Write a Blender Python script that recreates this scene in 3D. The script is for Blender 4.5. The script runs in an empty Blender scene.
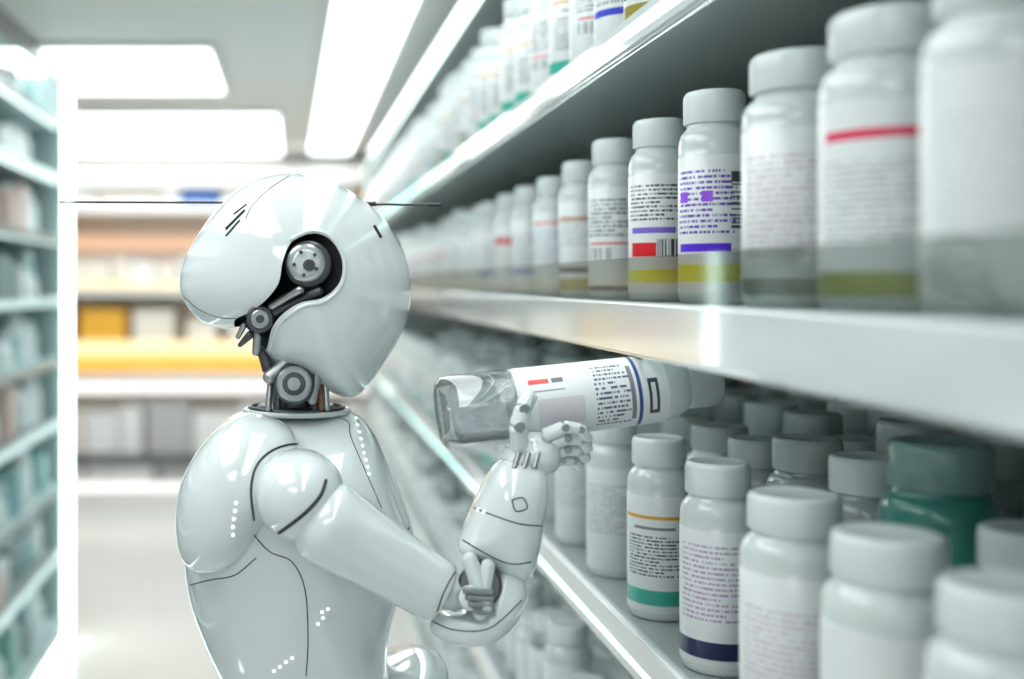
import bpy, bmesh, math, random
from mathutils import Vector, Matrix
from mathutils.bvhtree import BVHTree
random.seed(7)
H=1.45; F=1100.0; VX,VY=290.0,283.0
sc=bpy.context.scene
sc.view_settings.view_transform='Standard'
sc.view_settings.look='None'

def P(px,py,Y): return Vector(((px-VX)/F*Y, Y, H-(py-VY)/F*Y))

# ------------------------------------------------------------ materials
def bsdf(name,col,rough=.4,metal=0,spec=.5,coat=0,trans=0,em=None,es=0,bump=0,bscale=40,var=0):
    m=bpy.data.materials.new(name); m.use_nodes=True
    nt=m.node_tree; b=nt.nodes['Principled BSDF']
    b.inputs['Base Color'].default_value=(*col,1); b.inputs['Roughness'].default_value=rough
    b.inputs['Metallic'].default_value=metal; b.inputs['Specular IOR Level'].default_value=spec
    b.inputs['Coat Weight'].default_value=coat; b.inputs['Coat Roughness'].default_value=.03
    b.inputs['Transmission Weight'].default_value=trans
    if em: b.inputs['Emission Color'].default_value=(*em,1); b.inputs['Emission Strength'].default_value=es
    if var or bump:
        tc=nt.nodes.new('ShaderNodeTexCoord'); n=nt.nodes.new('ShaderNodeTexNoise'); n.inputs['Scale'].default_value=bscale
        nt.links.new(tc.outputs['Object'],n.inputs['Vector'])
        if var:
            mx=nt.nodes.new('ShaderNodeMix'); mx.data_type='RGBA'
            mx.inputs[6].default_value=(*[c*(1-var) for c in col],1); mx.inputs[7].default_value=(*[min(1,c*(1+var)) for c in col],1)
            nt.links.new(n.outputs['Fac'],mx.inputs[0]); nt.links.new(mx.outputs[2],b.inputs['Base Color'])
        if bump:
            bp=nt.nodes.new('ShaderNodeBump'); bp.inputs['Strength'].default_value=bump; bp.inputs['Distance'].default_value=.002
            nt.links.new(n.outputs['Fac'],bp.inputs['Height']); nt.links.new(bp.outputs[0],b.inputs['Normal'])
    return m
def emis(name,col,s):
    m=bpy.data.materials.new(name); m.use_nodes=True; nt=m.node_tree; nt.nodes.clear()
    e=nt.nodes.new('ShaderNodeEmission'); o=nt.nodes.new('ShaderNodeOutputMaterial')
    e.inputs[0].default_value=(*col,1); e.inputs[1].default_value=s; nt.links.new(e.outputs[0],o.inputs[0]); return m
def clear(name,tint,gl=.08,rough=.05,diff=0,dcol=(.8,.85,.85),fk=.8):
    m=bpy.data.materials.new(name); m.use_nodes=True; nt=m.node_tree; nt.nodes.clear()
    t=nt.nodes.new('ShaderNodeBsdfTransparent'); t.inputs[0].default_value=(*tint,1)
    g=nt.nodes.new('ShaderNodeBsdfGlossy'); g.inputs['Roughness'].default_value=rough
    lw=nt.nodes.new('ShaderNodeLayerWeight'); lw.inputs[0].default_value=.25
    ad=nt.nodes.new('ShaderNodeMath'); ad.operation='MULTIPLY_ADD'; ad.inputs[1].default_value=fk; ad.inputs[2].default_value=gl; ad.use_clamp=True
    mx=nt.nodes.new('ShaderNodeMixShader'); o=nt.nodes.new('ShaderNodeOutputMaterial')
    nt.links.new(lw.outputs['Fresnel'],ad.inputs[0]); nt.links.new(ad.outputs[0],mx.inputs[0])
    d=nt.nodes.new('ShaderNodeBsdfDiffuse'); d.inputs[0].default_value=(*dcol,1)
    m0=nt.nodes.new('ShaderNodeMixShader'); m0.inputs[0].default_value=diff
    nt.links.new(t.outputs[0],m0.inputs[1]); nt.links.new(d.outputs[0],m0.inputs[2])
    nt.links.new(m0.outputs[0],mx.inputs[1]); nt.links.new(g.outputs[0],mx.inputs[2]); nt.links.new(mx.outputs[0],o.inputs[0]); return m
LBASE=(.75,.78,.785)
def label_mat(name,base=LBASE,text=(.12,.13,.16),ts=.8,rows=(.3,.75,10),u=(.33,.67),bars=(),K=230,barcode=None):
    m=bsdf(name,base,.32,coat=.2); nt=m.node_tree; b=nt.nodes['Principled BSDF']
    uvn=nt.nodes.new('ShaderNodeUVMap'); sp=nt.nodes.new('ShaderNodeSeparateXYZ'); nt.links.new(uvn.outputs[0],sp.inputs[0])
    U,V=sp.outputs[0],sp.outputs[1]
    def M(op,a,bb=None):
        n=nt.nodes.new('ShaderNodeMath'); n.operation=op
        for i,x in enumerate((a,bb)):
            if x is None: continue
            if isinstance(x,(int,float)): n.inputs[i].default_value=x
            else: nt.links.new(x,n.inputs[i])
        return n.outputs[0]
    def box(u0,u1,v0,v1):
        return M('MULTIPLY',M('MULTIPLY',M('GREATER_THAN',U,u0),M('LESS_THAN',U,u1)),M('MULTIPLY',M('GREATER_THAN',V,v0),M('LESS_THAN',V,v1)))
    def mix(prev,fac,col):
        x=nt.nodes.new('ShaderNodeMix'); x.data_type='RGBA'
        nt.links.new(fac,x.inputs[0])
        if isinstance(prev,tuple): x.inputs[6].default_value=(*prev,1)
        else: nt.links.new(prev,x.inputs[6])
        x.inputs[7].default_value=(*col,1); return x.outputs[2]
    v0,v1,n=rows
    L=M('MULTIPLY',M('SUBTRACT',V,v0),n/(v1-v0)); row=M('FLOOR',L); fr=M('FRACT',L)
    line=M('MULTIPLY',M('GREATER_THAN',fr,.3),M('LESS_THAN',fr,.78))
    c=nt.nodes.new('ShaderNodeCombineXYZ'); nt.links.new(M('FLOOR',M('MULTIPLY',U,K)),c.inputs[0]); nt.links.new(row,c.inputs[1])
    wn=nt.nodes.new('ShaderNodeTexWhiteNoise'); wn.noise_dimensions='2D'; nt.links.new(c.outputs[0],wn.inputs['Vector'])
    rown=nt.nodes.new('ShaderNodeTexWhiteNoise'); rown.noise_dimensions='1D'; nt.links.new(row,rown.inputs['W'])
    uend=M('ADD',M('MULTIPLY',rown.outputs['Value'],(u[1]-u[0])*.5),u[0]+(u[1]-u[0])*.55)
    mask=M('MULTIPLY',M('MULTIPLY',line,M('GREATER_THAN',wn.outputs['Value'],.34)),M('MULTIPLY',box(u[0],u[1],v0,v1),M('LESS_THAN',U,uend)))
    col=mix(base,M('MULTIPLY',mask,ts),text)
    if barcode:
        a0,a1,b0,b1,orient=barcode
        q=nt.nodes.new('ShaderNodeTexWhiteNoise'); q.noise_dimensions='1D'
        nt.links.new(M('FLOOR',M('MULTIPLY',U if orient=='u' else V,260 if orient=='u' else 90)),q.inputs['W'])
        col=mix(col,M('MULTIPLY',M('GREATER_THAN',q.outputs['Value'],.5),box(a0,a1,b0,b1)),(.05,.05,.06))
    for (a0,a1,b0,b1,cc) in bars: col=mix(col,box(a0,a1,b0,b1),cc)
    nt.links.new(col,b.inputs['Base Color']); return m

WHITE=bsdf('robot_white_shell',(.71,.77,.77),.09,coat=1.0,spec=.65)
WHITE2=bsdf('robot_grey_white',(.58,.64,.64),.22,coat=.4)
DARK=bsdf('robot_dark_cavity',(.012,.013,.015),.45)
METAL=bsdf('robot_metal',(.45,.47,.48),.28,metal=.9)
GUN=bsdf('robot_gunmetal',(.10,.105,.11),.35,metal=.7)
COPPER=bsdf('robot_copper_wire',(.22,.10,.06),.4)
DOT=bsdf('robot_indicator',(.95,1,1),.3,em=(.85,1,1),es=1.2)
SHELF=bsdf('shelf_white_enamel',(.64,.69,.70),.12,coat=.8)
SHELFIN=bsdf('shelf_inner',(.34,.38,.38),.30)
ACR=clear('acrylic_guard',(.725,.745,.73),.03,fk=.16)
PLAST=bsdf('bottle_plastic',(.64,.695,.69),.20,coat=.5)
CAP=bsdf('bottle_cap_plastic',(.73,.79,.79),.25,coat=.3)
LABW=label_mat('label_faint',ts=.35,text=(.40,.40,.45))

# ------------------------------------------------------------ mesh builder
class MB:
    def __init__(s): s.v=[];s.f=[];s.m=[];s.uv=[]
    def add(s,vs,fs,mi=0,uvs=None):
        o=len(s.v); s.v+= [tuple(v) for v in vs]
        for i,f in enumerate(fs):
            s.f.append([o+k for k in f]); s.m.append(mi if isinstance(mi,int) else mi[i])
            s.uv.append(uvs[i] if uvs else [(0,0)]*len(f))
    def obj(s,name,mats,parent=None,smooth=True,angle=40):
        me=bpy.data.meshes.new(name); me.from_pydata(s.v,[],s.f)
        for m in mats: me.materials.append(m)
        me.polygons.foreach_set('material_index',s.m)
        uvl=me.uv_layers.new(name='UVMap'); flat=[c for f in s.uv for p in f for c in p]
        uvl.data.foreach_set('uv',flat); me.update()
        bm=bmesh.new(); bm.from_mesh(me); bmesh.ops.recalc_face_normals(bm,faces=bm.faces); bm.to_mesh(me); bm.free()
        if smooth:
            me.shade_smooth(); me.set_sharp_from_angle(angle=math.radians(angle))
        o=bpy.data.objects.new(name,me); sc.collection.objects.link(o)
        if parent: o.parent=parent
        return o
def empty(name,loc=(0,0,0)):
    e=bpy.data.objects.new(name,None); sc.collection.objects.link(e); e.empty_display_size=.1
    return e
def boxm(mb,x0,x1,y0,y1,z0,z1,mi=0,bev=0):
    if bev<=0:
        vs=[(x,y,z) for x in(x0,x1) for y in(y0,y1) for z in(z0,z1)]
        mb.add(vs,[(0,1,3,2),(4,6,7,5),(0,4,5,1),(2,3,7,6),(0,2,6,4),(1,5,7,3)],mi); return
    bm=bmesh.new(); bmesh.ops.create_cube(bm,size=1)
    for v in bm.verts: v.co=Vector(((x0+x1)/2+v.co.x*(x1-x0),(y0+y1)/2+v.co.y*(y1-y0),(z0+z1)/2+v.co.z*(z1-z0)))
    bmesh.ops.bevel(bm,geom=bm.edges[:],offset=bev,segments=3,affect='EDGES')
    bm.verts.index_update()
    mb.add([v.co for v in bm.verts],[[v.index for v in f.verts] for f in bm.faces],mi); bm.free()
def box(name,x0,x1,y0,y1,z0,z1,mat,parent=None,bev=0):
    mb=MB(); boxm(mb,x0,x1,y0,y1,z0,z1,0,bev); return mb.obj(name,[mat],parent)
def lathe(mb,prof,M,seg=48,ribs=None,mi=None,swap=False):
    rows=[]
    for k,(r,h,mt,v) in enumerate(prof):
        ring=[]
        for i in range(seg):
            a=-math.pi/2+(i/seg-.5)*2*math.pi; rr=r
            if ribs and mt==ribs[0] and k in ribs[1]: rr=r*(1+(.018 if i%2 else -.018))
            ring.append(M@Vector((rr*math.cos(a),rr*math.sin(a),h)))
        rows.append(ring)
    vs=[p for r in rows for p in r]; fs=[];ms=[];uvs=[]
    for k in range(1,len(prof)):
        for i in range(seg):
            j=(i+1)%seg
            fs.append(((k-1)*seg+i,(k-1)*seg+j,k*seg+j,k*seg+i)); ms.append(prof[k][2])
            va,vb=prof[k-1][3],prof[k][3]; u0,u1=i/seg,(i+1)/seg
            q=[(u0,va),(u1,va),(u1,vb),(u0,vb)]
            if swap: q=[(b_,a_) for a_,b_ in q]
            uvs.append(q)
    mb.add(vs,fs,ms,uvs)
def catmull(pts,closed=True,n=10):
    out=[];N=len(pts); rng=range(N) if closed else range(N-1)
    for i in rng:
        g=(lambda k: pts[k%N]) if closed else (lambda k: pts[max(0,min(N-1,k))])
        p0,p1,p2,p3=[Vector(g(i+d)) for d in(-1,0,1,2)]
        for t in range(n):
            t/=n
            out.append(.5*((2*p1)+(p2-p0)*t+(2*p0-5*p1+4*p2-p3)*t*t+(3*p1-p0-3*p2+p3)*t**3))
    if not closed: out.append(Vector(pts[-1]))
    return out
def inflate_mb(mb,pts,Y,D,c,p=2.0,n=180,m=22,mi=0,dfun=None,Dback=None,yoff=None):
    ol=catmull([Vector((q[0],q[1])) for q in pts]); c=Vector(c)
    sils=[]
    for k in range(n):
        a=2*math.pi*k/n; d=Vector((math.cos(a),math.sin(a))); best=0
        for i in range(len(ol)):
            A=ol[i]-c;B=ol[(i+1)%len(ol)]-c;e=B-A
            den=d.x*e.y-d.y*e.x
            if abs(den)<1e-9: continue
            t=(A.x*e.y-A.y*e.x)/den; s=(A.x*d.y-A.y*d.x)/den
            if t>0 and -1e-6<=s<=1+1e-6: best=max(best,t)
        sils.append(c+d*best)
    C=P(c.x,c.y,Y); S=[P(q.x,q.y,Y) for q in sils]
    vs=[];
    ts=[math.pi*j/(2*m) for j in range(1,2*m)]
    for t in ts:
        s=abs(math.sin(t))**(2/p); y=math.copysign(abs(math.cos(t))**(2/p),math.cos(t))
        for q in S:
            v=C+(q-C)*s
            dd=D if y>0 else (Dback or D)
            v.y=Y-y*dd*(dfun(v) if dfun else 1)+(yoff(v) if yoff else 0); vs.append(v)
    fs=[]
    for r in range(len(ts)-1):
        for k in range(n):
            j=(k+1)%n; fs.append((r*n+k,r*n+j,(r+1)*n+j,(r+1)*n+k))
    a=len(vs); vs.append(Vector((C.x,Y-D*(dfun(C) if dfun else 1)+(yoff(C) if yoff else 0),C.z))); b=len(vs)
    vs.append(Vector((C.x,Y+(Dback or D)*(dfun(C) if dfun else 1)+(yoff(C) if yoff else 0),C.z)))
    for k in range(n):
        j=(k+1)%n; fs.append((a,j,k)); fs.append((b,(len(ts)-1)*n+k,(len(ts)-1)*n+j))
    mb.add(vs,fs,mi)
def tube_mb(mb,pts,rad,seg=24,mi=0):
    pts=[Vector(p) for p in pts]; N=len(pts); T=[]
    for i in range(N):
        t=(pts[min(N-1,i+1)]-pts[max(0,i-1)]); T.append(t.normalized() if t.length>1e-9 else Vector((0,0,1)))
    ref=Vector((0,1,0)) if abs(T[0].y)<.9 else Vector((1,0,0)); n=(ref-T[0]*ref.dot(T[0])).normalized(); vs=[]
    for i in range(N):
        n=(n-T[i]*n.dot(T[i])).normalized(); b=T[i].cross(n)
        r=rad[i] if isinstance(rad,(list,tuple)) else rad; ra,rb=(r if isinstance(r,tuple) else (r,r))
        for k in range(seg):
            a=2*math.pi*k/seg; vs.append(pts[i]+n*ra*math.cos(a)+b*rb*math.sin(a))
    fs=[(i*seg+k,i*seg+(k+1)%seg,(i+1)*seg+(k+1)%seg,(i+1)*seg+k) for i in range(N-1) for k in range(seg)]
    fs.append(tuple(range(seg))); fs.append(tuple((N-1)*seg+k for k in range(seg)))
    mb.add(vs,fs,mi)
def limb_mb(mb,p0,p1,r0,r1,mi=0,seg=32,round0=1,round1=1,bulge=0):
    p0,p1=Vector(p0),Vector(p1); L=(p1-p0).length; d=(p1-p0)/L; pts=[];rs=[]
    for i in range(7):
        a=math.pi/2*i/6; pts.append(p0-d*r0*round0*math.cos(a)); rs.append(max(1e-4,r0*math.sin(a)))
    for i in range(1,12):
        t=i/12; pts.append(p0+d*L*t); rs.append(r0+(r1-r0)*t+bulge*math.sin(math.pi*t))
    for i in range(7):
        a=math.pi/2*i/6; pts.append(p1+d*r1*round1*math.sin(a)); rs.append(max(1e-4,r1*math.cos(a)))
    tube_mb(mb,pts,rs,seg,mi)
def rod_mb(mb,p0,p1,r,mi=0,seg=28,bev=.12):
    p0,p1=Vector(p0),Vector(p1); d=(p1-p0).normalized(); b=min(r*bev,(p1-p0).length*.3)
    tube_mb(mb,[p0,p0+d*1e-5,p0+d*b,p1-d*b,p1-d*1e-5,p1],[r-b*1.2,r-b,r,r,r-b,r-b*1.2],seg,mi)

# ------------------------------------------------------------ room
floorm=bsdf('floor_vinyl',(.68,.665,.65),.22,bscale=3,var=.05)
ceilm=bsdf('ceiling_paint',(.78,.78,.76),.7)
wallm=bsdf('wall_paint',(.84,.83,.80),.7)
ROOMY=7.7; CZ=H+.86
box('floor',-3.2,2.6,-3,ROOMY,-.1,0,floorm)
box('ceiling',-3.2,2.6,-3,ROOMY,CZ,CZ+.1,ceilm)
box('wall_back',-3.2,2.6,ROOMY,ROOMY+.1,0,CZ,wallm)
box('wall_left',-3.3,-3.2,-3,ROOMY,0,CZ,wallm)
box('wall_right',2.6,2.7,-3,ROOMY,0,CZ,wallm)
LP=emis('light_panel_diffuser',(.96,1,1),4.7)
LS=emis('light_strip_diffuser',(.93,1,1),5.2)
FR=bsdf('light_frame',(.8,.82,.82),.4)
def clight(x0,x1,y0,y1,mat):
    e=empty('ceiling_light_panel')
    mb=MB(); boxm(mb,x0,x1,y0,y1,CZ-.018,CZ-.006,0); mb.obj('diffuser',[mat],e)
    mb=MB(); w=.02
    for a in((x0-w,x0,y0-w,y1+w),(x1,x1+w,y0-w,y1+w),(x0,x1,y0-w,y0),(x0,x1,y1,y1+w)): boxm(mb,*a,CZ-.024,CZ-.001,0)
    mb.obj('frame',[FR],e)
clight(-1.25,-.29,3.95,4.85,LP); clight(-1.5,-.06,5.5,7.2,LP)
clight(-1.25,-.29,.3,2.4,LP); clight(-1.25,-.29,-2.4,-.6,LP)  # unseen panels, added outside the view to light the robot
clight(.13,.38,-1.5,7.1,LS)

# ------------------------------------------------------------ right shelving
XF=.40; XB=.98; Y0,Y1=-.4,6.4
sh=empty('pharmacy_shelving')
SFILL=emis('shelf_led',(.80,1,.97),4)  # strips added under the boards to lift the dark shelf interior
def shelf(zt,xf,lip,i,led=True):
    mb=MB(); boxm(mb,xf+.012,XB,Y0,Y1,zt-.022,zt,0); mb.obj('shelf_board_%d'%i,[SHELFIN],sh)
    mb=MB(); boxm(mb,xf,xf+.014,Y0,Y1,zt-lip,zt+.002,0,.004); mb.obj('shelf_lip_%d'%i,[SHELF],sh)
    if led:
        mb=MB(); boxm(mb,xf+.018,xf+.026,Y0+.05,Y1-.05,zt-.030,zt-.0225,0); mb.obj('shelf_led_%d'%i,[SFILL],sh)
ZM=H-.024; ZL=H-.438; ZU=H+.315; ZT=H+.66
shelf(ZT,XF,.035,1); shelf(ZU,XF,.040,2); shelf(ZM,XF,.062,3); shelf(ZL,.43,.060,4); shelf(H-.83,.43,.05,5); shelf(H-1.2,.43,.05,6,False)
LIPGLOW=emis('lip_highlight',(.62,1,.96),2.6)  # glow stands in for the teal highlight along the shelf lips
box('lip_highlight_strip_1',.4285,.430,Y0,Y1,ZL-.042,ZL-.034,LIPGLOW,sh)
box('lip_highlight_strip_2',XF-.0015,XF,Y0,Y1,ZU-.026,ZU-.012,LIPGLOW,sh)
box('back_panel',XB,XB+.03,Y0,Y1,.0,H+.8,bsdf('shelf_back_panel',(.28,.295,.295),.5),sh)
box('end_panel_1',.45,XB,Y1,Y1+.03,0,H+.8,SHELF,sh)
box('end_panel_2',.45,XB,Y0-.03,Y0,0,H+.8,SHELF,sh)
box('plinth',.46,XB,Y0,Y1,0,H-1.222,SHELF,sh)
box('acrylic_guard',XF+.004,XF+.007,Y0,Y1,ZM+.002,H+.030,ACR,sh)

# ------------------------------------------------------------ bottles
def bottle_mb(mb,x,y,z,R,h,rot=0,seg=96,mi=(0,1,2),short=False):
    b,c,l=mi
    M=Matrix.Translation((x,y,z))@Matrix.Rotation(math.radians(rot),4,'Z')
    pr=[(.0001,0,b,0),(R*.86,0,b,0),(R*.95,.003,b,0),(R,.010,b,0),(R,.05*h,b,0),(R*1.008,.052*h,l,0),(R*1.008,.69*h,l,1),(R,.692*h,b,0),
        (R,.735*h,b,0),(R*.985,.765*h,b,0),(R*.93,.795*h,b,0),(R*.84,.815*h,b,0),(R*.78,.825*h,b,0),(R*.76,.845*h,b,0),
        (R*.83,.846*h,c,0),(R*.845,.852*h,c,0),(R*.845,.972*h,c,0),(R*.82,.99*h,c,0),(R*.77,.998*h,c,0),(R*.73,h,c,0),(R*.68,.996*h,c,0),(.0001,.996*h,c,0)]
    lathe(mb,pr,M,seg,ribs=(c,(15,16)) if seg>=90 else None)
def bottle(x,y,z,R,h,lab,rot=-20,body=PLAST,cap=CAP):
    mb=MB(); bottle_mb(mb,0,0,0,R,h,0); o=mb.obj('pill_bottle',[body,cap,lab]); o.location=(x,y,z); o.rotation_euler[2]=math.radians(rot); return o
YEL=(.72,.76,.02)
mats_mid=[
 (.742,.054,label_mat('label_a',ts=.15,rows=(.3,.8,12))),
 (.892,.053,label_mat('label_b',ts=.65,text=(.22,.22,.28),rows=(.28,.70,12),K=280,bars=[(.34,.59,.80,.85,(.70,.005,.08)),(0,1,0,.13,(.32,.36,.05))])),
 (1.055,.050,label_mat('label_c',ts=.55,text=(.42,.20,.30),rows=(.22,.85,16),K=280,bars=[(0,1,0,.10,(.32,.34,.28))])),
 (1.263,.039,label_mat('label_d',ts=1,text=(.12,.05,.42),rows=(.42,.90,12),bars=[(.34,.60,.30,.36,(.10,.02,.70)),(.34,.40,.66,.74,(.25,.05,.7)),(.47,.52,.66,.74,(.25,.05,.7)),(.1,.9,.08,.21,YEL)],barcode=(.6,.67,.45,.88,'v'))),
 (1.45,.039,label_mat('label_e',ts=1,text=(.03,.03,.05),rows=(.60,.92,9),bars=[(.35,.50,.30,.42,(.70,.01,.02)),(.1,.9,.08,.19,YEL),(.35,.60,.50,.55,(.20,.12,.6))],barcode=(.50,.64,.30,.45,'u'))),
 (1.65,.038,label_mat('label_f',ts=1,text=(.03,.03,.05),rows=(.52,.90,9),bars=[(.36,.62,.45,.47,(.7,.02,.02)),(.1,.9,.0,.05,(.04,.04,.04))],barcode=(.36,.52,.30,.42,'u'))),
 (1.84,.036,label_mat('label_g',ts=.5,rows=(.5,.8,6),bars=[(0,1,.20,.27,(.06,.03,.03)),(0,1,.80,.84,(.45,.18,.08)),(0,1,.0,.14,(.35,.3,.05))])),
 (2.03,.036,label_mat('label_h',ts=.6,text=(.2,.3,.5),rows=(.35,.8,8),bars=[(0,1,.86,.89,(.70,.08,.08))])),
 (2.23,.036,label_mat('label_i',ts=.6,rows=(.3,.8,8),bars=[(0,1,.22,.28,(.04,.06,.55))])),
 (2.42,.036,label_mat('label_j',ts=.5,text=(.5,.2,.2),rows=(.3,.8,8),bars=[(.3,.7,.7,.8,(.65,.06,.08))])),
]
for i,(y,R,l) in enumerate(mats_mid):
    h=.243 if y<1.35 else (.238 if y<1.75 else (.226 if y<1.9 else .218))
    bottle(.487,y,ZM,R,h,l,rot=-24-(6 if i%2 else 0))
mats_low=[
 (.60,.048,LABW),
 (.745,.051,label_mat('label_k',ts=.1)),
 (.897,.050,label_mat('label_l',ts=.45,text=(.30,.25,.32),rows=(.1,.45,9),K=280,bars=[(.33,.57,.58,.645,(.72,.005,.10))])),
 (1.065,.049,label_mat('label_m',ts=.6,text=(.45,.26,.36),rows=(.15,.8,16),K=280)),
 (1.255,.041,label_mat('label_n',ts=.8,text=(.36,.20,.44),rows=(.32,.90,15),K=260,bars=[(0,1,.05,.18,(.010,.012,.08))])),
 (1.455,.040,label_mat('label_o',ts=1,text=(.04,.04,.06),rows=(.30,.66,12),bars=[(.3,.7,.80,.83,(.65,.33,.02)),(.38,.6,.71,.735,(.2,.2,.2)),(0,1,.06,.19,(.05,.44,.34))])),
 (1.66,.039,label_mat('label_p',ts=.7,text=(.25,.27,.3),rows=(.35,.85,14))),
 (1.86,.038,label_mat('label_q',ts=.5,text=(.2,.2,.2),rows=(.35,.85,12))),
 (2.06,.037,LABW),
]
for i,(y,R,l) in enumerate(mats_low):
    bottle(.488,y,ZL,R,.235,l,rot=-24)
GREY=bsdf('bottle_shaded_grey',(.33,.37,.37),.16,coat=.5); GREEN=bsdf('bottle_green',(.05,.25,.21),.12,coat=.6); AMB=bsdf('bottle_brown',(.18,.15,.11),.2,coat=.3)  # grey body tone also carries the shadow over the back rows
TEAL=bsdf('pack_teal',(.33,.58,.58),.4)
GCAP=bsdf('bottle_grey_cap',(.48,.52,.52),.25,coat=.3)
GNCAP=bsdf('bottle_greygreen_cap',(.22,.36,.33),.2,coat=.4)
stockmats=[PLAST,CAP,LABW,GREY,GREEN,AMB,mats_mid[8][2],mats_mid[5][2],mats_low[5][2],TEAL,GCAP,mats_mid[9][2],mats_mid[6][2],GNCAP]
def stock(name,rows,seg=24):
    mb=MB()
    for (x,y,z,R,h,b,c,l) in rows: bottle_mb(mb,x,y,z,R,h,random.uniform(-40,0),seg,(b,c,l))
    return mb.obj(name,stockmats)
def frange(a,b,s):
    while a<b: yield a; a+=s
r=[]
for y in frange(2.62,6.3,.115):
    r.append((.487,y,ZM,.037,random.choice((.2,.215,.225)),0,1,random.choice((2,6,7,11))))
for xx in (.62,.75,.88):
    for y in frange(.62,4.5,.125):
        k=random.choice((3,3,0,3,5)); r.append((xx,y+random.uniform(-.01,.01),ZM,.043,random.choice((.19,.22,.24)),k,10,random.choice((k,k,2))))
stock('row_of_pill_bottles',r,36)
r=[]
for y in frange(2.26,6.3,.115): r.append((.49,y,ZL,.037,random.choice((.2,.22,.23)),0,1,random.choice((2,6,7,8))))
for xx in (.63,.76,.89):
    for y in frange(.66,4.5,.135):
        k=random.choice((3,0,3,3)); hh=random.choice((.23,.25,.27)); rr=.047
        if .99<y<1.13 and xx<.7: k=4; hh=.285; rr=.054
        r.append((xx,y+(0 if k==4 else random.uniform(-.01,.01)),ZL,rr,hh,k,(13 if k==4 else random.choice((10,10,1))),random.choice((k,k,2)) if k!=4 else 4))
stock('row_of_pill_bottles',r,48)
r=[]
for y in frange(1.25,6.3,.135): r.append((.462,y,ZU,.040,random.choice((.22,.235,.25)),0,1,random.choice((6,7,8,2,12))))
for xx in (.62,.78): 
    for y in frange(.5,4.5,.14): r.append((xx,y,ZU,.045,.24,random.choice((3,0,5)),10,2))
stock('row_of_pill_bottles',r,40)
r=[]
for z in (H-.83,H-1.2):
    for xx in (.50,.62): 
        for y in frange(.9,6.3,.12): r.append((xx,y,z,.042,random.choice((.16,.2,.22)),random.choice((3,0,0)),random.choice((1,1,10)),2))
for y in frange(1.6,6.3,.13): r.append((.5,y,ZT,.038,.12,0,1,2))
stock('row_of_pill_bottles',r,20)

# ------------------------------------------------------------ left lit unit
lu=empty('display_shelving')
EDGE=bsdf('display_shelf_edge',(.75,.9,.9),.2,em=(.7,.98,.98),es=.35)
EDGD=bsdf('display_edge_dark',(.28,.36,.36),.3)
LBK=bsdf('display_back',(.52,.64,.64),.4)
DFILL=emis('display_fill_led',(.82,1,.98),2.4)  # strips added under these boards to brighten the unit
XL=-.9; XLB=-1.32; LY0,LY1=1.2,4.42
zl=[H-1.35,H-1.06,H-.80,H-.54,H-.30,H-.06,H+.18,H+.42,H+.64]
for i,z in enumerate(zl):
    mb=MB(); boxm(mb,XLB,XL-.012,LY0,LY1,z-.02,z,0); mb.obj('shelf_board_%d'%i,[SHELFIN if i%2 else LBK],lu)
    mb=MB(); boxm(mb,XL-.012,XL,LY0,LY1,z-.026,z+.003,0,.003); mb.obj('shelf_edge_%d'%i,[EDGE if i%2 else EDGD],lu)
    if i: box('led_%d'%i,XL-.03,XL-.018,LY0,LY1-.06,z-.027,z-.0205,DFILL,lu)
box('back_panel',XLB-.02,XLB,LY0,LY1,0,CZ-.02,LBK,lu)
box('end_panel_1',XLB,XL-.01,LY1,LY1+.03,0,CZ-.02,bsdf('display_end',(.30,.38,.38),.4),lu)
box('end_panel_2',XLB,XL-.01,LY0-.03,LY0,0,CZ-.02,SHELF,lu)
box('fascia',XL-.02,XL-.002,LY0,LY1,H+.79,CZ-.001,bsdf('display_fascia',(.34,.32,.30),.4),lu)
VL=emis('display_light_tube',(.78,1,.96),8)
box('light_post',XL-.006,XL+.012,LY1-.015,LY1+.05,.03,CZ-.03,VL,lu)
box('light_base',XL-.01,XL+.004,LY0,LY1,.01,.03,VL,lu)
PK=[bsdf('pack_white',(.84,.91,.91),.35),TEAL,bsdf('pack_green',(.24,.50,.45),.4),bsdf('pack_peach',(.78,.58,.52),.4),bsdf('pack_greyteal',(.32,.44,.44),.4)]
mb=MB()
for z in zl:
    y=LY0+.05
    while y<LY1-.15:
        w=random.uniform(.04,.10); hh=random.uniform(.09,.18)*(.7 if z>H+.6 else 1); xx=XL-.03-random.uniform(0,.05)
        if random.random()<.4: boxm(mb,xx-.12,xx,y,y+w,z,z+hh,random.choice((0,0,0,0,0,1,1,2,3,4)),.004)
        else:
            R=w*.5+.01; limb_mb(mb,(xx-.06,y+R,z+.003),(xx-.06,y+R,z+hh*.72),R,R*.95,random.choice((0,0,0,0,1,4)),14,.05,.4); rod_mb(mb,(xx-.06,y+R,z+hh*.7),(xx-.06,y+R,z+hh*1.02),R*.65,0,14); y+=.02
        y+=w+random.uniform(.005,.05)
mb.obj('row_of_medicine_packs',PK)

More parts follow.
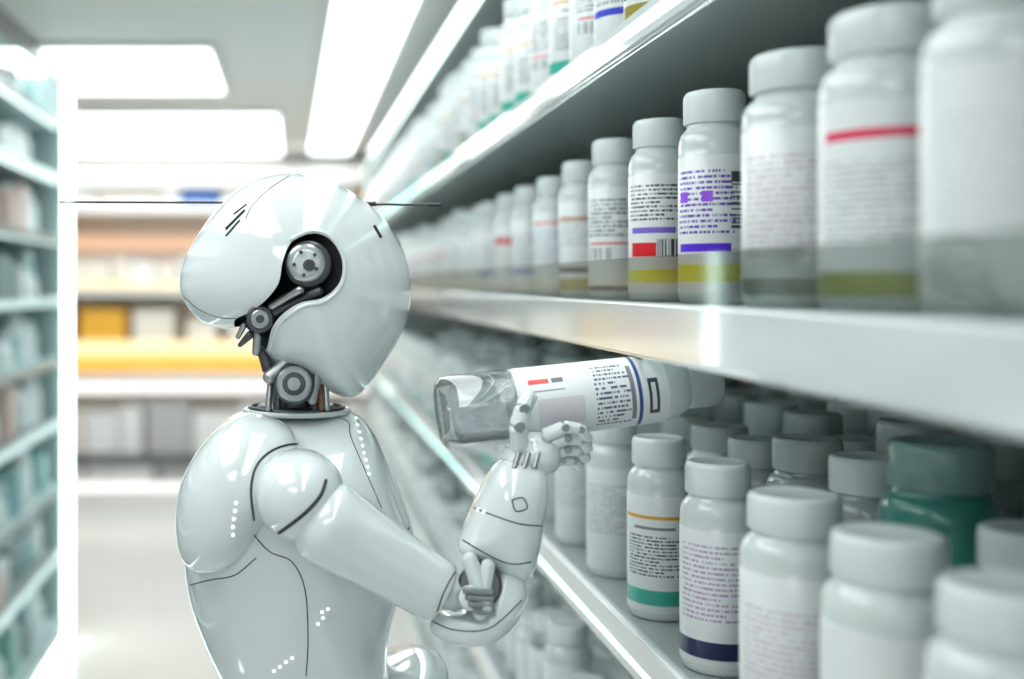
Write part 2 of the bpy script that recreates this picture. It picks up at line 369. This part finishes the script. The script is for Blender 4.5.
# ------------------------------------------------------------ back gondola
bg=empty('gondola_shelving')
YB=7.0
BSH=bsdf('gondola_shelf',(.82,.82,.80),.35); BK=bsdf('gondola_back',(.76,.68,.60),.6)
WL=emis('warm_shelf_light',(1,.52,.10),1.4); WP=emis('peach_shelf_light',(1,.62,.40),1.05); WW=emis('warm_white_shelf_light',(1,.84,.48),1.5)
box('back_panel',-2.6,.85,YB+.42,YB+.46,0,H+.75,BK,bg)
zs=[(.50),(-.03),(-.58),(-1.12)]
for i,z in enumerate(zs):
    box('shelf_%d'%i,-2.6,.85,YB,YB+.42,H+z-.05,H+z,BSH,bg)
box('header',-2.6,.85,YB,YB+.42,H+.62,H+.75,bsdf('gondola_header',(.9,.87,.83),.5),bg)
box('base',-2.6,.85,YB,YB+.42,0,H-1.28,BSH,bg)
box('light_strip_1',-2.6,.85,YB+.02,YB+.03,H+.21,H+.30,WP,bg)
box('light_strip_2',-2.6,.85,YB+.01,YB+.02,H-.56,H-.46,WL,bg)
box('light_strip_3',-2.6,.85,YB+.01,YB+.02,H-.46,H-.37,WW,bg)
box('light_strip_4',-2.6,.85,YB-.01,YB,H-.03,H+.0,WW,bg)
WT=emis('added_white_glow',(1,.98,.95),1.6)  # white glow added to brighten the lower gondola shelves
box('added_strip_5',-2.6,.85,YB+.02,YB+.03,H-.70,H-.64,WT,bg)
box('added_strip_6',-2.6,.85,YB-.012,YB,H-1.32,H-1.27,WT,bg)
box('dark_rail',-2.6,.85,YB-.02,YB,H-1.16,H-1.09,bsdf('rail_dark',(.10,.11,.12),.5),bg)
bp=[bsdf('box_yellow',(.85,.46,.05),.5),bsdf('box_cream',(.82,.76,.68),.5),bsdf('box_white',(.84,.84,.83),.5),bsdf('box_blue',(.06,.15,.4),.5),bsdf('box_orange',(.85,.38,.16),.5),bsdf('box_grey',(.5,.5,.5),.5)]
mb=MB()
for z,choice,hm in ((.50,(1,2,3,0,1),.10),(-.03,(1,4,1,0,2),.2),(-1.12,(2,2,2,1,5),.38),(-1.28,(2,5,2),.12)):
    x=-2.5
    while x<.75 and hm>0:
        w=random.uniform(.1,.3); boxm(mb,x,x+w,YB+.05,YB+.35,H+z,H+z+hm*random.uniform(.75,1),random.choice(choice),.005); x+=w+random.uniform(.005,.03)
x=-2.5
while x<.75:
    w=random.uniform(.12,.3); boxm(mb,x,x+w,YB+.05,YB+.35,H-.58,H-.58+.42*random.uniform(.8,1),random.choice((0,0,1,4,2)),.005); x+=w+random.uniform(.02,.1)
mb.obj('row_of_product_boxes',bp)

# ------------------------------------------------------------ ROBOT
rb=empty('humanoid_robot')
shells=[]
def part(mb,name,mats,angle=40,track=True):
    o=mb.obj(name,mats,rb,angle=angle)
    if track: shells.append(o)
    return o
YH=1.40
head_pts=[(290,174),(325,180),(360,198),(388,225),(405,255),(411,287),(407,318),(397,342),(381,367),(365,388),(352,397),(336,394),(316,384),(296,375),(276,366),(262,352),(252,338),(243,327),(226,329),(205,323),(188,307),(180,288),(183,264),(195,240),(215,212),(238,190),(262,178)]
mb=MB(); inflate_mb(mb,head_pts,YH,.112,(300,275),p=2.15,n=260,m=34,dfun=lambda v: 1-.22*max(0,min(1,(-.02-v.x)/.12)))
head=mb.obj('head_shell',[WHITE,DARK],rb)
cut=[(312,235),(329,241),(340,260),(338,282),(322,297),(300,302),(283,313),(272,328),(266,350),(254,356),(240,345),(234,322),(250,312),(266,300),(279,283),(283,262),(292,243)]
cc=catmull([Vector(q) for q in cut],n=5)
bmc=bmesh.new(); fr_=[];bk_=[]
for q in cc:
    X=(q.x-VX)/F*1.34; Z=H-(q.y-VY)/F*1.34
    fr_.append(bmc.verts.new((X,1.15,Z))); bk_.append(bmc.verts.new((X,1.322+(312-q.x)/67*.045,Z)))
bmc.faces.new(fr_); bmc.faces.new(bk_[::-1])
for i in range(len(cc)):
    j=(i+1)%len(cc); bmc.faces.new((fr_[i],bk_[i],bk_[j],fr_[j]))
for f in bmc.faces: f.material_index=1
bmesh.ops.recalc_face_normals(bmc,faces=bmc.faces)
cme=bpy.data.meshes.new('cutter'); bmc.to_mesh(cme); bmc.free(); cme.materials.append(WHITE); cme.materials.append(DARK)
co=bpy.data.objects.new('cutter',cme); sc.collection.objects.link(co)
md=head.modifiers.new('b','BOOLEAN'); md.object=co; md.operation='DIFFERENCE'; md.solver='EXACT'
bpy.context.view_layer.update()
ev=head.evaluated_get(bpy.context.evaluated_depsgraph_get()); nm=bpy.data.meshes.new_from_object(ev)
head.modifiers.clear(); head.data=nm; nm.shade_smooth(); nm.set_sharp_from_angle(angle=math.radians(35))
bpy.data.objects.remove(co,do_unlink=True)
shells.append(head)
YT=1.42
torso_pts=[(246,411),(300,409),(349,411),(371,428),(387,458),(401,495),(412,525),(414,545),(406,572),(394,602),(386,640),(388,690),(378,735),(300,752),(245,735),(222,680),(206,640),(193,602),(186,565),(183,525),(190,485),(203,450),(222,423)]
mb=MB(); inflate_mb(mb,torso_pts,YT,.165,(300,560),p=2.5,n=240,m=30,dfun=lambda v: 1-.35*max(0,min(1,(H-.30-v.z)/.28))-.25*max(0,min(1,(v.z-(H-.25))/.1)))
part(mb,'torso_shell',[WHITE])
mb=MB(); inflate_mb(mb,[(251,413),(224,423),(200,447),(182,480),(176,515),(180,550),(196,569),(226,567),(250,548),(268,520),(290,500),(302,462),(290,428)],1.31,.085,(236,492),p=2.2)
part(mb,'shoulder_pad',[WHITE])
mb=MB(); inflate_mb(mb,[(240,720),(300,705),(380,668),(425,653),(447,668),(440,720),(400,790),(320,812),(250,795),(225,755)],YT,.14,(325,740),p=2.3)
part(mb,'pelvis_shell',[WHITE])
sb=[(300+46*math.cos(a),494+45*math.sin(a)) for a in [k*math.pi/8 for k in range(16)]]
mb=MB(); inflate_mb(mb,sb,1.25,.065,(300,494),p=2.3); part(mb,'shoulder_joint',[WHITE])
mb=MB(); limb_mb(mb,P(326,522,1.225),P(437,591,1.235),.0475,.036,round0=.7,round1=.25,bulge=-.001); part(mb,'upper_arm',[WHITE])
mb=MB(); inflate_mb(mb,[(499,462),(519,457),(543,467),(548,490),(543,520),(538,550),(528,578),(510,577),(482,563),(458,550),(463,530),(474,503),(487,477)],1.25,.042,(506,522),p=2.3); part(mb,'forearm_shell',[WHITE])
mb=MB(); inflate_mb(mb,[(503,570),(522,578),(526,596),(514,622),(492,640),(468,645),(444,641),(430,628),(440,614),(466,611),(484,600),(492,584)],1.24,.034,(490,617),p=2.2); part(mb,'elbow_shell',[WHITE])
mb=MB()
rod_mb(mb,P(480,585,1.215),P(480,585,1.265),.024,1); rod_mb(mb,P(470,598,1.20),P(470,598,1.22),.014,0)
limb_mb(mb,P(452,592,1.235),P(497,588,1.235),.020,.016,2)
limb_mb(mb,P(470,560,1.22),P(485,606,1.205),.009,.010,2); limb_mb(mb,P(488,566,1.215),P(480,612,1.205),.008,.009,2)
for t in range(4): rod_mb(mb,P(463+t*3,590+t*7,1.196),P(492+t*1,592+t*7,1.200),.0035,0,12)
part(mb,'elbow_mechanism',[METAL,GUN,WHITE2],track=False)
# neck
mb=MB()
rod_mb(mb,P(296,360,1.40),P(296,412,1.40),.030,1)
rod_mb(mb,P(294,384,1.335),P(294,384,1.375),.025,1); rod_mb(mb,P(294,384,1.325),P(294,384,1.337),.0215,0); rod_mb(mb,P(294,384,1.320),P(294,384,1.326),.014,1); rod_mb(mb,P(294,384,1.314),P(294,384,1.322),.008,0)
for dx,mm in ((-24,0),(-16,1),(16,1),(22,2),(27,0)): limb_mb(mb,P(296+dx,362,1.37),P(296+dx*1.15,408,1.36),.0042,.0042,mm,12)
limb_mb(mb,P(268,368,1.36),P(262,352,1.36),.008,.006,1,12); limb_mb(mb,P(270,377,1.345),P(286,362,1.35),.009,.008,0,12); limb_mb(mb,P(318,372,1.345),P(312,400,1.345),.006,.006,0,12)
rod_mb(mb,P(296,404,1.41),P(296,411.5,1.41),.050,1); 
part(mb,'neck_mechanism',[METAL,GUN,COPPER],track=False)
mb=MB(); c0=P(297,410,1.41)
tube_mb(mb,[c0+Vector((.066*math.cos(a),.062*math.sin(a),0)) for a in [k*2*math.pi/48 for k in range(49)]],.0035,10,0)
tube_mb(mb,[c0+Vector((.060*math.cos(a),.056*math.sin(a),.004)) for a in [k*2*math.pi/48 for k in range(49)]],.0025,10,1)
part(mb,'neck_collar',[WHITE2,GUN],track=False)
# jaw/ear mechanics
mb=MB()
def disc(px,py,ya,yb,r,mi): rod_mb(mb,P(px,py,ya),P(px,py,yb),r,mi,36)
disc(308,264,1.292,1.33,.0275,1); disc(306,263,1.287,1.295,.0225,0); disc(306,263,1.284,1.289,.016,2); disc(309,265,1.279,1.286,.007,1)
for k in range(5):
    a=k*2*math.pi/5+.5; disc(306+12*math.cos(a),263+12*math.sin(a),1.281,1.285,.0022,1)
limb_mb(mb,P(318,292,1.30),P(262,318,1.325),.007,.008,1,16); limb_mb(mb,P(300,290,1.292),P(272,306,1.31),.005,.005,0,16)
disc(260,319,1.308,1.36,.0165,1); disc(260,319,1.302,1.31,.011,0); disc(260,319,1.299,1.304,.005,1)
limb_mb(mb,P(250,335,1.34),P(240,345,1.345),.005,.003,1,12); limb_mb(mb,P(258,335,1.34),P(256,352,1.345),.006,.005,0,12); limb_mb(mb,P(244,325,1.34),P(238,337,1.345),.004,.003,0,12)
part(mb,'ear_and_jaw_mechanism',[METAL,GUN,WHITE2],track=False)
def bvh(objs):
    vs=[];fs=[]
    for o in objs:
        k=len(vs); vs+=[v.co.copy() for v in o.data.vertices]; fs+=[[k+i for i in p.vertices] for p in o.data.polygons]
    return BVHTree.FromPolygons(vs,fs)
T=bvh(shells); CAMP=Vector((0,0,H))
def hit(px,py):
    d=Vector(((px-VX)/F,1,-(py-VY)/F)).normalized(); h=T.ray_cast(CAMP,d)
    return (h[0],h[1],d) if h[0] else None
def seam(pts,r=.0011,mi=0,out=0.0,mb=None):
    q=catmull([Vector(p) for p in pts],closed=False,n=10); run=[]
    for p in q:
        h=hit(p.x,p.y)
        if h:
            n=h[1] if h[1].dot(h[2])<0 else -h[1]
            pt=h[0]+n*out
            if run and (pt-run[-1]).length>.02: break
            run.append(pt)
    if len(run)>2: tube_mb(mb,run,r,8,mi)
mb=MB()
seam([(289,176),(268,190),(252,206),(246,218)],.0006,mb=mb)
seam([(183,296),(200,310),(222,318),(240,318)],.0006,mb=mb)
seam([(374,226),(381,238)],.0024,mb=mb)
for a,b,r in (((247,204),(234,214),.0013),((245,210),(226,229),.0019),((240,220),(226,236),.0014)): seam([a,((a[0]+b[0])/2,(a[1]+b[1])/2),b],r,mb=mb)
seam([(326,480),(320,496),(304,514),(279,533)],.0022,mb=mb)
seam([(254,520),(251,490),(257,465),(275,449),(300,444),(322,451),(335,466)],.0014,mb=mb)
seam([(254,535),(270,552),(292,562),(305,590),(308,640),(306,676)],.0007,mb=mb)
seam([(190,585),(210,580),(235,575),(256,558)],.0007,mb=mb)
seam([(352,580),(335,608),(325,640),(300,672)],.0006,mb=mb)
seam([(302,414),(345,420),(352,440),(378,500),(390,530)],.0006,mb=mb)
seam([(409,528),(398,545),(380,556)],.0012,mb=mb)
seam([(474,508),(495,516),(520,524),(542,526)],.0008,mb=mb)
seam([(463,540),(490,556),(512,564),(531,562)],.0008,mb=mb)
seam([(512,500),(523,498),(527,508),(516,511),(512,500)],.0008,mb=mb)
seam([(437,612),(445,590),(455,572)],.0008,mb=mb)
seam([(430,620),(455,630),(490,628),(522,600)],.0007,mb=mb)
part(mb,'panel_seams',[DARK],track=False)
mb=MB(); seam([(c_[0],c_[1]) for c_ in [(290,240),(312,231),(332,238),(344,260),(342,284),(325,301),(303,306),(287,317),(276,330),(270,350)]],.0026,0,.0,mb=mb)
part(mb,'ear_rim',[WHITE],track=False)
mb=MB()
dots=[(356+i*1.6,418+i*7) for i in range(9)]+[(236,503),(235,511),(234,519),(233,527),(233,535)]+[(322,612),(328,609),(323,618),(318,624)]+[(292,658),(286,662),(280,667),(274,671)]+[(478,510),(484,512)]
for (x,y) in dots:
    h=hit(x,y)
    if h:
        n=h[1] if h[1].dot(h[2])<0 else -h[1]; rod_mb(mb,h[0]-n*.001,h[0]+n*.0012,.0019,0,14)
part(mb,'indicator_dots',[DOT],track=False)
mb=MB(); tube_mb(mb,[P(60,202,YH),P(250,203,YH),P(432,205,YH)],.0014,8,0); rod_mb(mb,P(428,205,YH),P(441,205,YH),.0024,0,10); rod_mb(mb,P(366,204,YH),P(376,204,YH),.003,0,10)
part(mb,'antenna_rod',[DARK],track=False)
# hand
mb=MB()
inflate_mb(mb,[(511,457),(511,441),(525,432),(545,433),(558,443),(557,466),(540,475),(516,471)],1.265,.036,(533,454),p=2.3,n=80,m=12); 
part(mb,'palm',[WHITE],track=False)
def finger(name,pts,r,dark=True):
    mb=MB(); q=[Vector(p) for p in pts]
    for i in range(len(q)-1):
        rr=r*(1-.07*i); d=(q[i+1]-q[i]); limb_mb(mb,q[i]+d*.10,q[i+1]-d*.10,rr,rr*.93,0,16,.5,.5)
        if i: rod_mb(mb,q[i]-Vector((0,rr*1.02,0)),q[i]+Vector((0,rr*1.02,0)),rr*.62,1,14)
    part(mb,name,[WHITE,METAL],track=False)
finger('thumb',[P(520,449,1.245),P(518,426,1.232),P(523,408,1.233),P(531,394,1.240)],.0112)
# fingers cradle the bottle from below and curl up behind/in front of its right side
fg=[[(544,436,1.240),(564,427,1.236),(580,429,1.238),(588,440,1.246)],
    [(546,446,1.250),(567,438,1.244),(582,440,1.246),(588,450,1.254)],
    [(546,456,1.262),(567,449,1.256),(580,451,1.258),(586,459,1.266)],
    [(544,465,1.272),(562,460,1.266),(574,461,1.268),(580,467,1.274)]]
for i,f in enumerate(fg):
    finger('finger_%d'%(i+1),[P(*q) for q in f],.0082-(.0012 if i==3 else 0))
mb=MB(); limb_mb(mb,P(524,470,1.255),P(530,455,1.26),.022,.020,0); rod_mb(mb,P(519,470,1.255),P(526,457,1.257),.026,1)
for t in range(3): rod_mb(mb,P(514+t*10,468,1.228),P(519+t*10,452,1.232),.003,0,10)
part(mb,'wrist_mechanism',[METAL,WHITE2],track=False)
mb=MB(); limb_mb(mb,P(305,500,1.60),P(325,640,1.60),.05,.038); limb_mb(mb,P(325,655,1.60),P(315,790,1.58),.038,.026); 
limb_mb(mb,P(315,800,1.58),P(310,850,1.58),.03,.015,0); part(mb,'far_arm',[WHITE],track=False)
for nme,yy in (('leg_left',1.34),('leg_right',1.52)):
    mb=MB(); limb_mb(mb,(.04,yy,.80),(.02,yy,.50),.078,.055); limb_mb(mb,(.02,yy,.44),(.05,yy,.12),.052,.035,bulge=.008)
    rod_mb(mb,(.02,yy-.055,.47),(.02,yy+.055,.47),.04,1); rod_mb(mb,(.05,yy-.035,.08),(.05,yy+.035,.08),.035,1)
    boxm(mb,-.15,.10,yy-.045,yy+.045,.0,.065,0,.02); part(mb,nme,[WHITE,GUN],track=False)

# ------------------------------------------------------------ held bottle
mb=MB(); A=P(438,414,1.30); B=P(716,381,1.30); ax=(B-A).normalized(); Lh=(B-A).length
CLR=clear('clear_plastic',(.88,.90,.91),.10,.04,.10,(.7,.75,.75))
HL=label_mat('held_label',base=LBASE,text=(.06,.07,.13),ts=.95,rows=(.33,.64,14),u=(.50,.76),K=130,
   bars=[(.06,.20,.375,.40,(.70,.02,.01)),(.22,.30,.375,.40,(.1,.1,.1)),(.05,.30,.43,.438,(.3,.3,.32)),(.79,.815,.2,.8,(.03,.07,.25)),(.86,.93,.43,.60,(.05,.05,.07)),(.88,.91,.45,.58,LBASE),(.05,.46,.645,.652,(.3,.3,.32)),(.1,.42,.47,.60,(.64,.61,.65)),(.74,.77,.35,.62,(.2,.2,.25))])
rot=ax.to_track_quat('Z','Y').to_matrix().to_4x4()
loc=rot.inverted()@Vector((0,-1,0)); ang=math.atan2(loc.y,loc.x)+math.pi/2
Mh=Matrix.Translation(A)@rot@Matrix.Rotation(ang,4,'Z')
pr=[(.0001,.012,0,0),(.022,.010,0,0),(.030,.003,0,0),(.036,.001,0,0),(.042,.006,0,0),(.0435,.016,0,0),(.0435,.078,0,0),(.041,.084,0,0),(.041,.088,0,0)]
lathe(mb,pr,Mh,72)
pr=[(.0001,.020,0,0),(.034,.020,0,0),(.038,.026,0,0),(.038,.088,0,0)]
lathe(mb,pr,Mh,72)
pr=[(.0001,.088,1,0),(.0405,.088,1,0),(.0425,.089,1,0),(.0425,.092,1,0),(.0428,.093,2,0),(.0400,.262,2,1),(.0395,.264,1,0),(.036,.278,1,0),(.030,.290,1,0),(.026,.295,1,0)]
lathe(mb,pr,Mh,72,swap=True)
pr=[(.027,.293,3,0),(.0285,.294,3,0),(.0285,Lh-.004,3,0),(.026,Lh,3,0),(.0001,Lh,3,0)]
lathe(mb,pr,Mh,96,ribs=(3,(1,2)))
mb.obj('medicine_bottle',[CLR,PLAST,HL,GCAP])

# ------------------------------------------------------------ world + camera
w=bpy.data.worlds.new('world'); sc.world=w; w.use_nodes=True
nt=w.node_tree; bgn=nt.nodes['Background']
tc=nt.nodes.new('ShaderNodeTexCoord'); sp=nt.nodes.new('ShaderNodeSeparateXYZ'); cr=nt.nodes.new('ShaderNodeValToRGB')
ad=nt.nodes.new('ShaderNodeMath'); ad.operation='MULTIPLY_ADD'; ad.inputs[1].default_value=.5; ad.inputs[2].default_value=.5
nt.links.new(tc.outputs['Generated'],sp.inputs[0]); nt.links.new(sp.outputs[2],ad.inputs[0]); nt.links.new(ad.outputs[0],cr.inputs[0]); nt.links.new(cr.outputs[0],bgn.inputs[0])
cr.color_ramp.elements[0].position=.35; cr.color_ramp.elements[0].color=(.25,.29,.31,1)
cr.color_ramp.elements[1].position=.62; cr.color_ramp.elements[1].color=(.86,.97,1,1)
bgn.inputs[1].default_value=.88
cam=bpy.data.cameras.new('camera'); co=bpy.data.objects.new('camera',cam); sc.collection.objects.link(co)
co.location=(0,0,H); co.rotation_euler=(math.radians(90),0,0)
cam.sensor_width=36; cam.lens=F/1024*36; cam.shift_x=(512-VX)/1024; cam.shift_y=-(339.5-VY)/1024
cam.clip_start=.02; cam.dof.use_dof=True; cam.dof.focus_distance=1.32; cam.dof.aperture_fstop=1.5
sc.camera=co
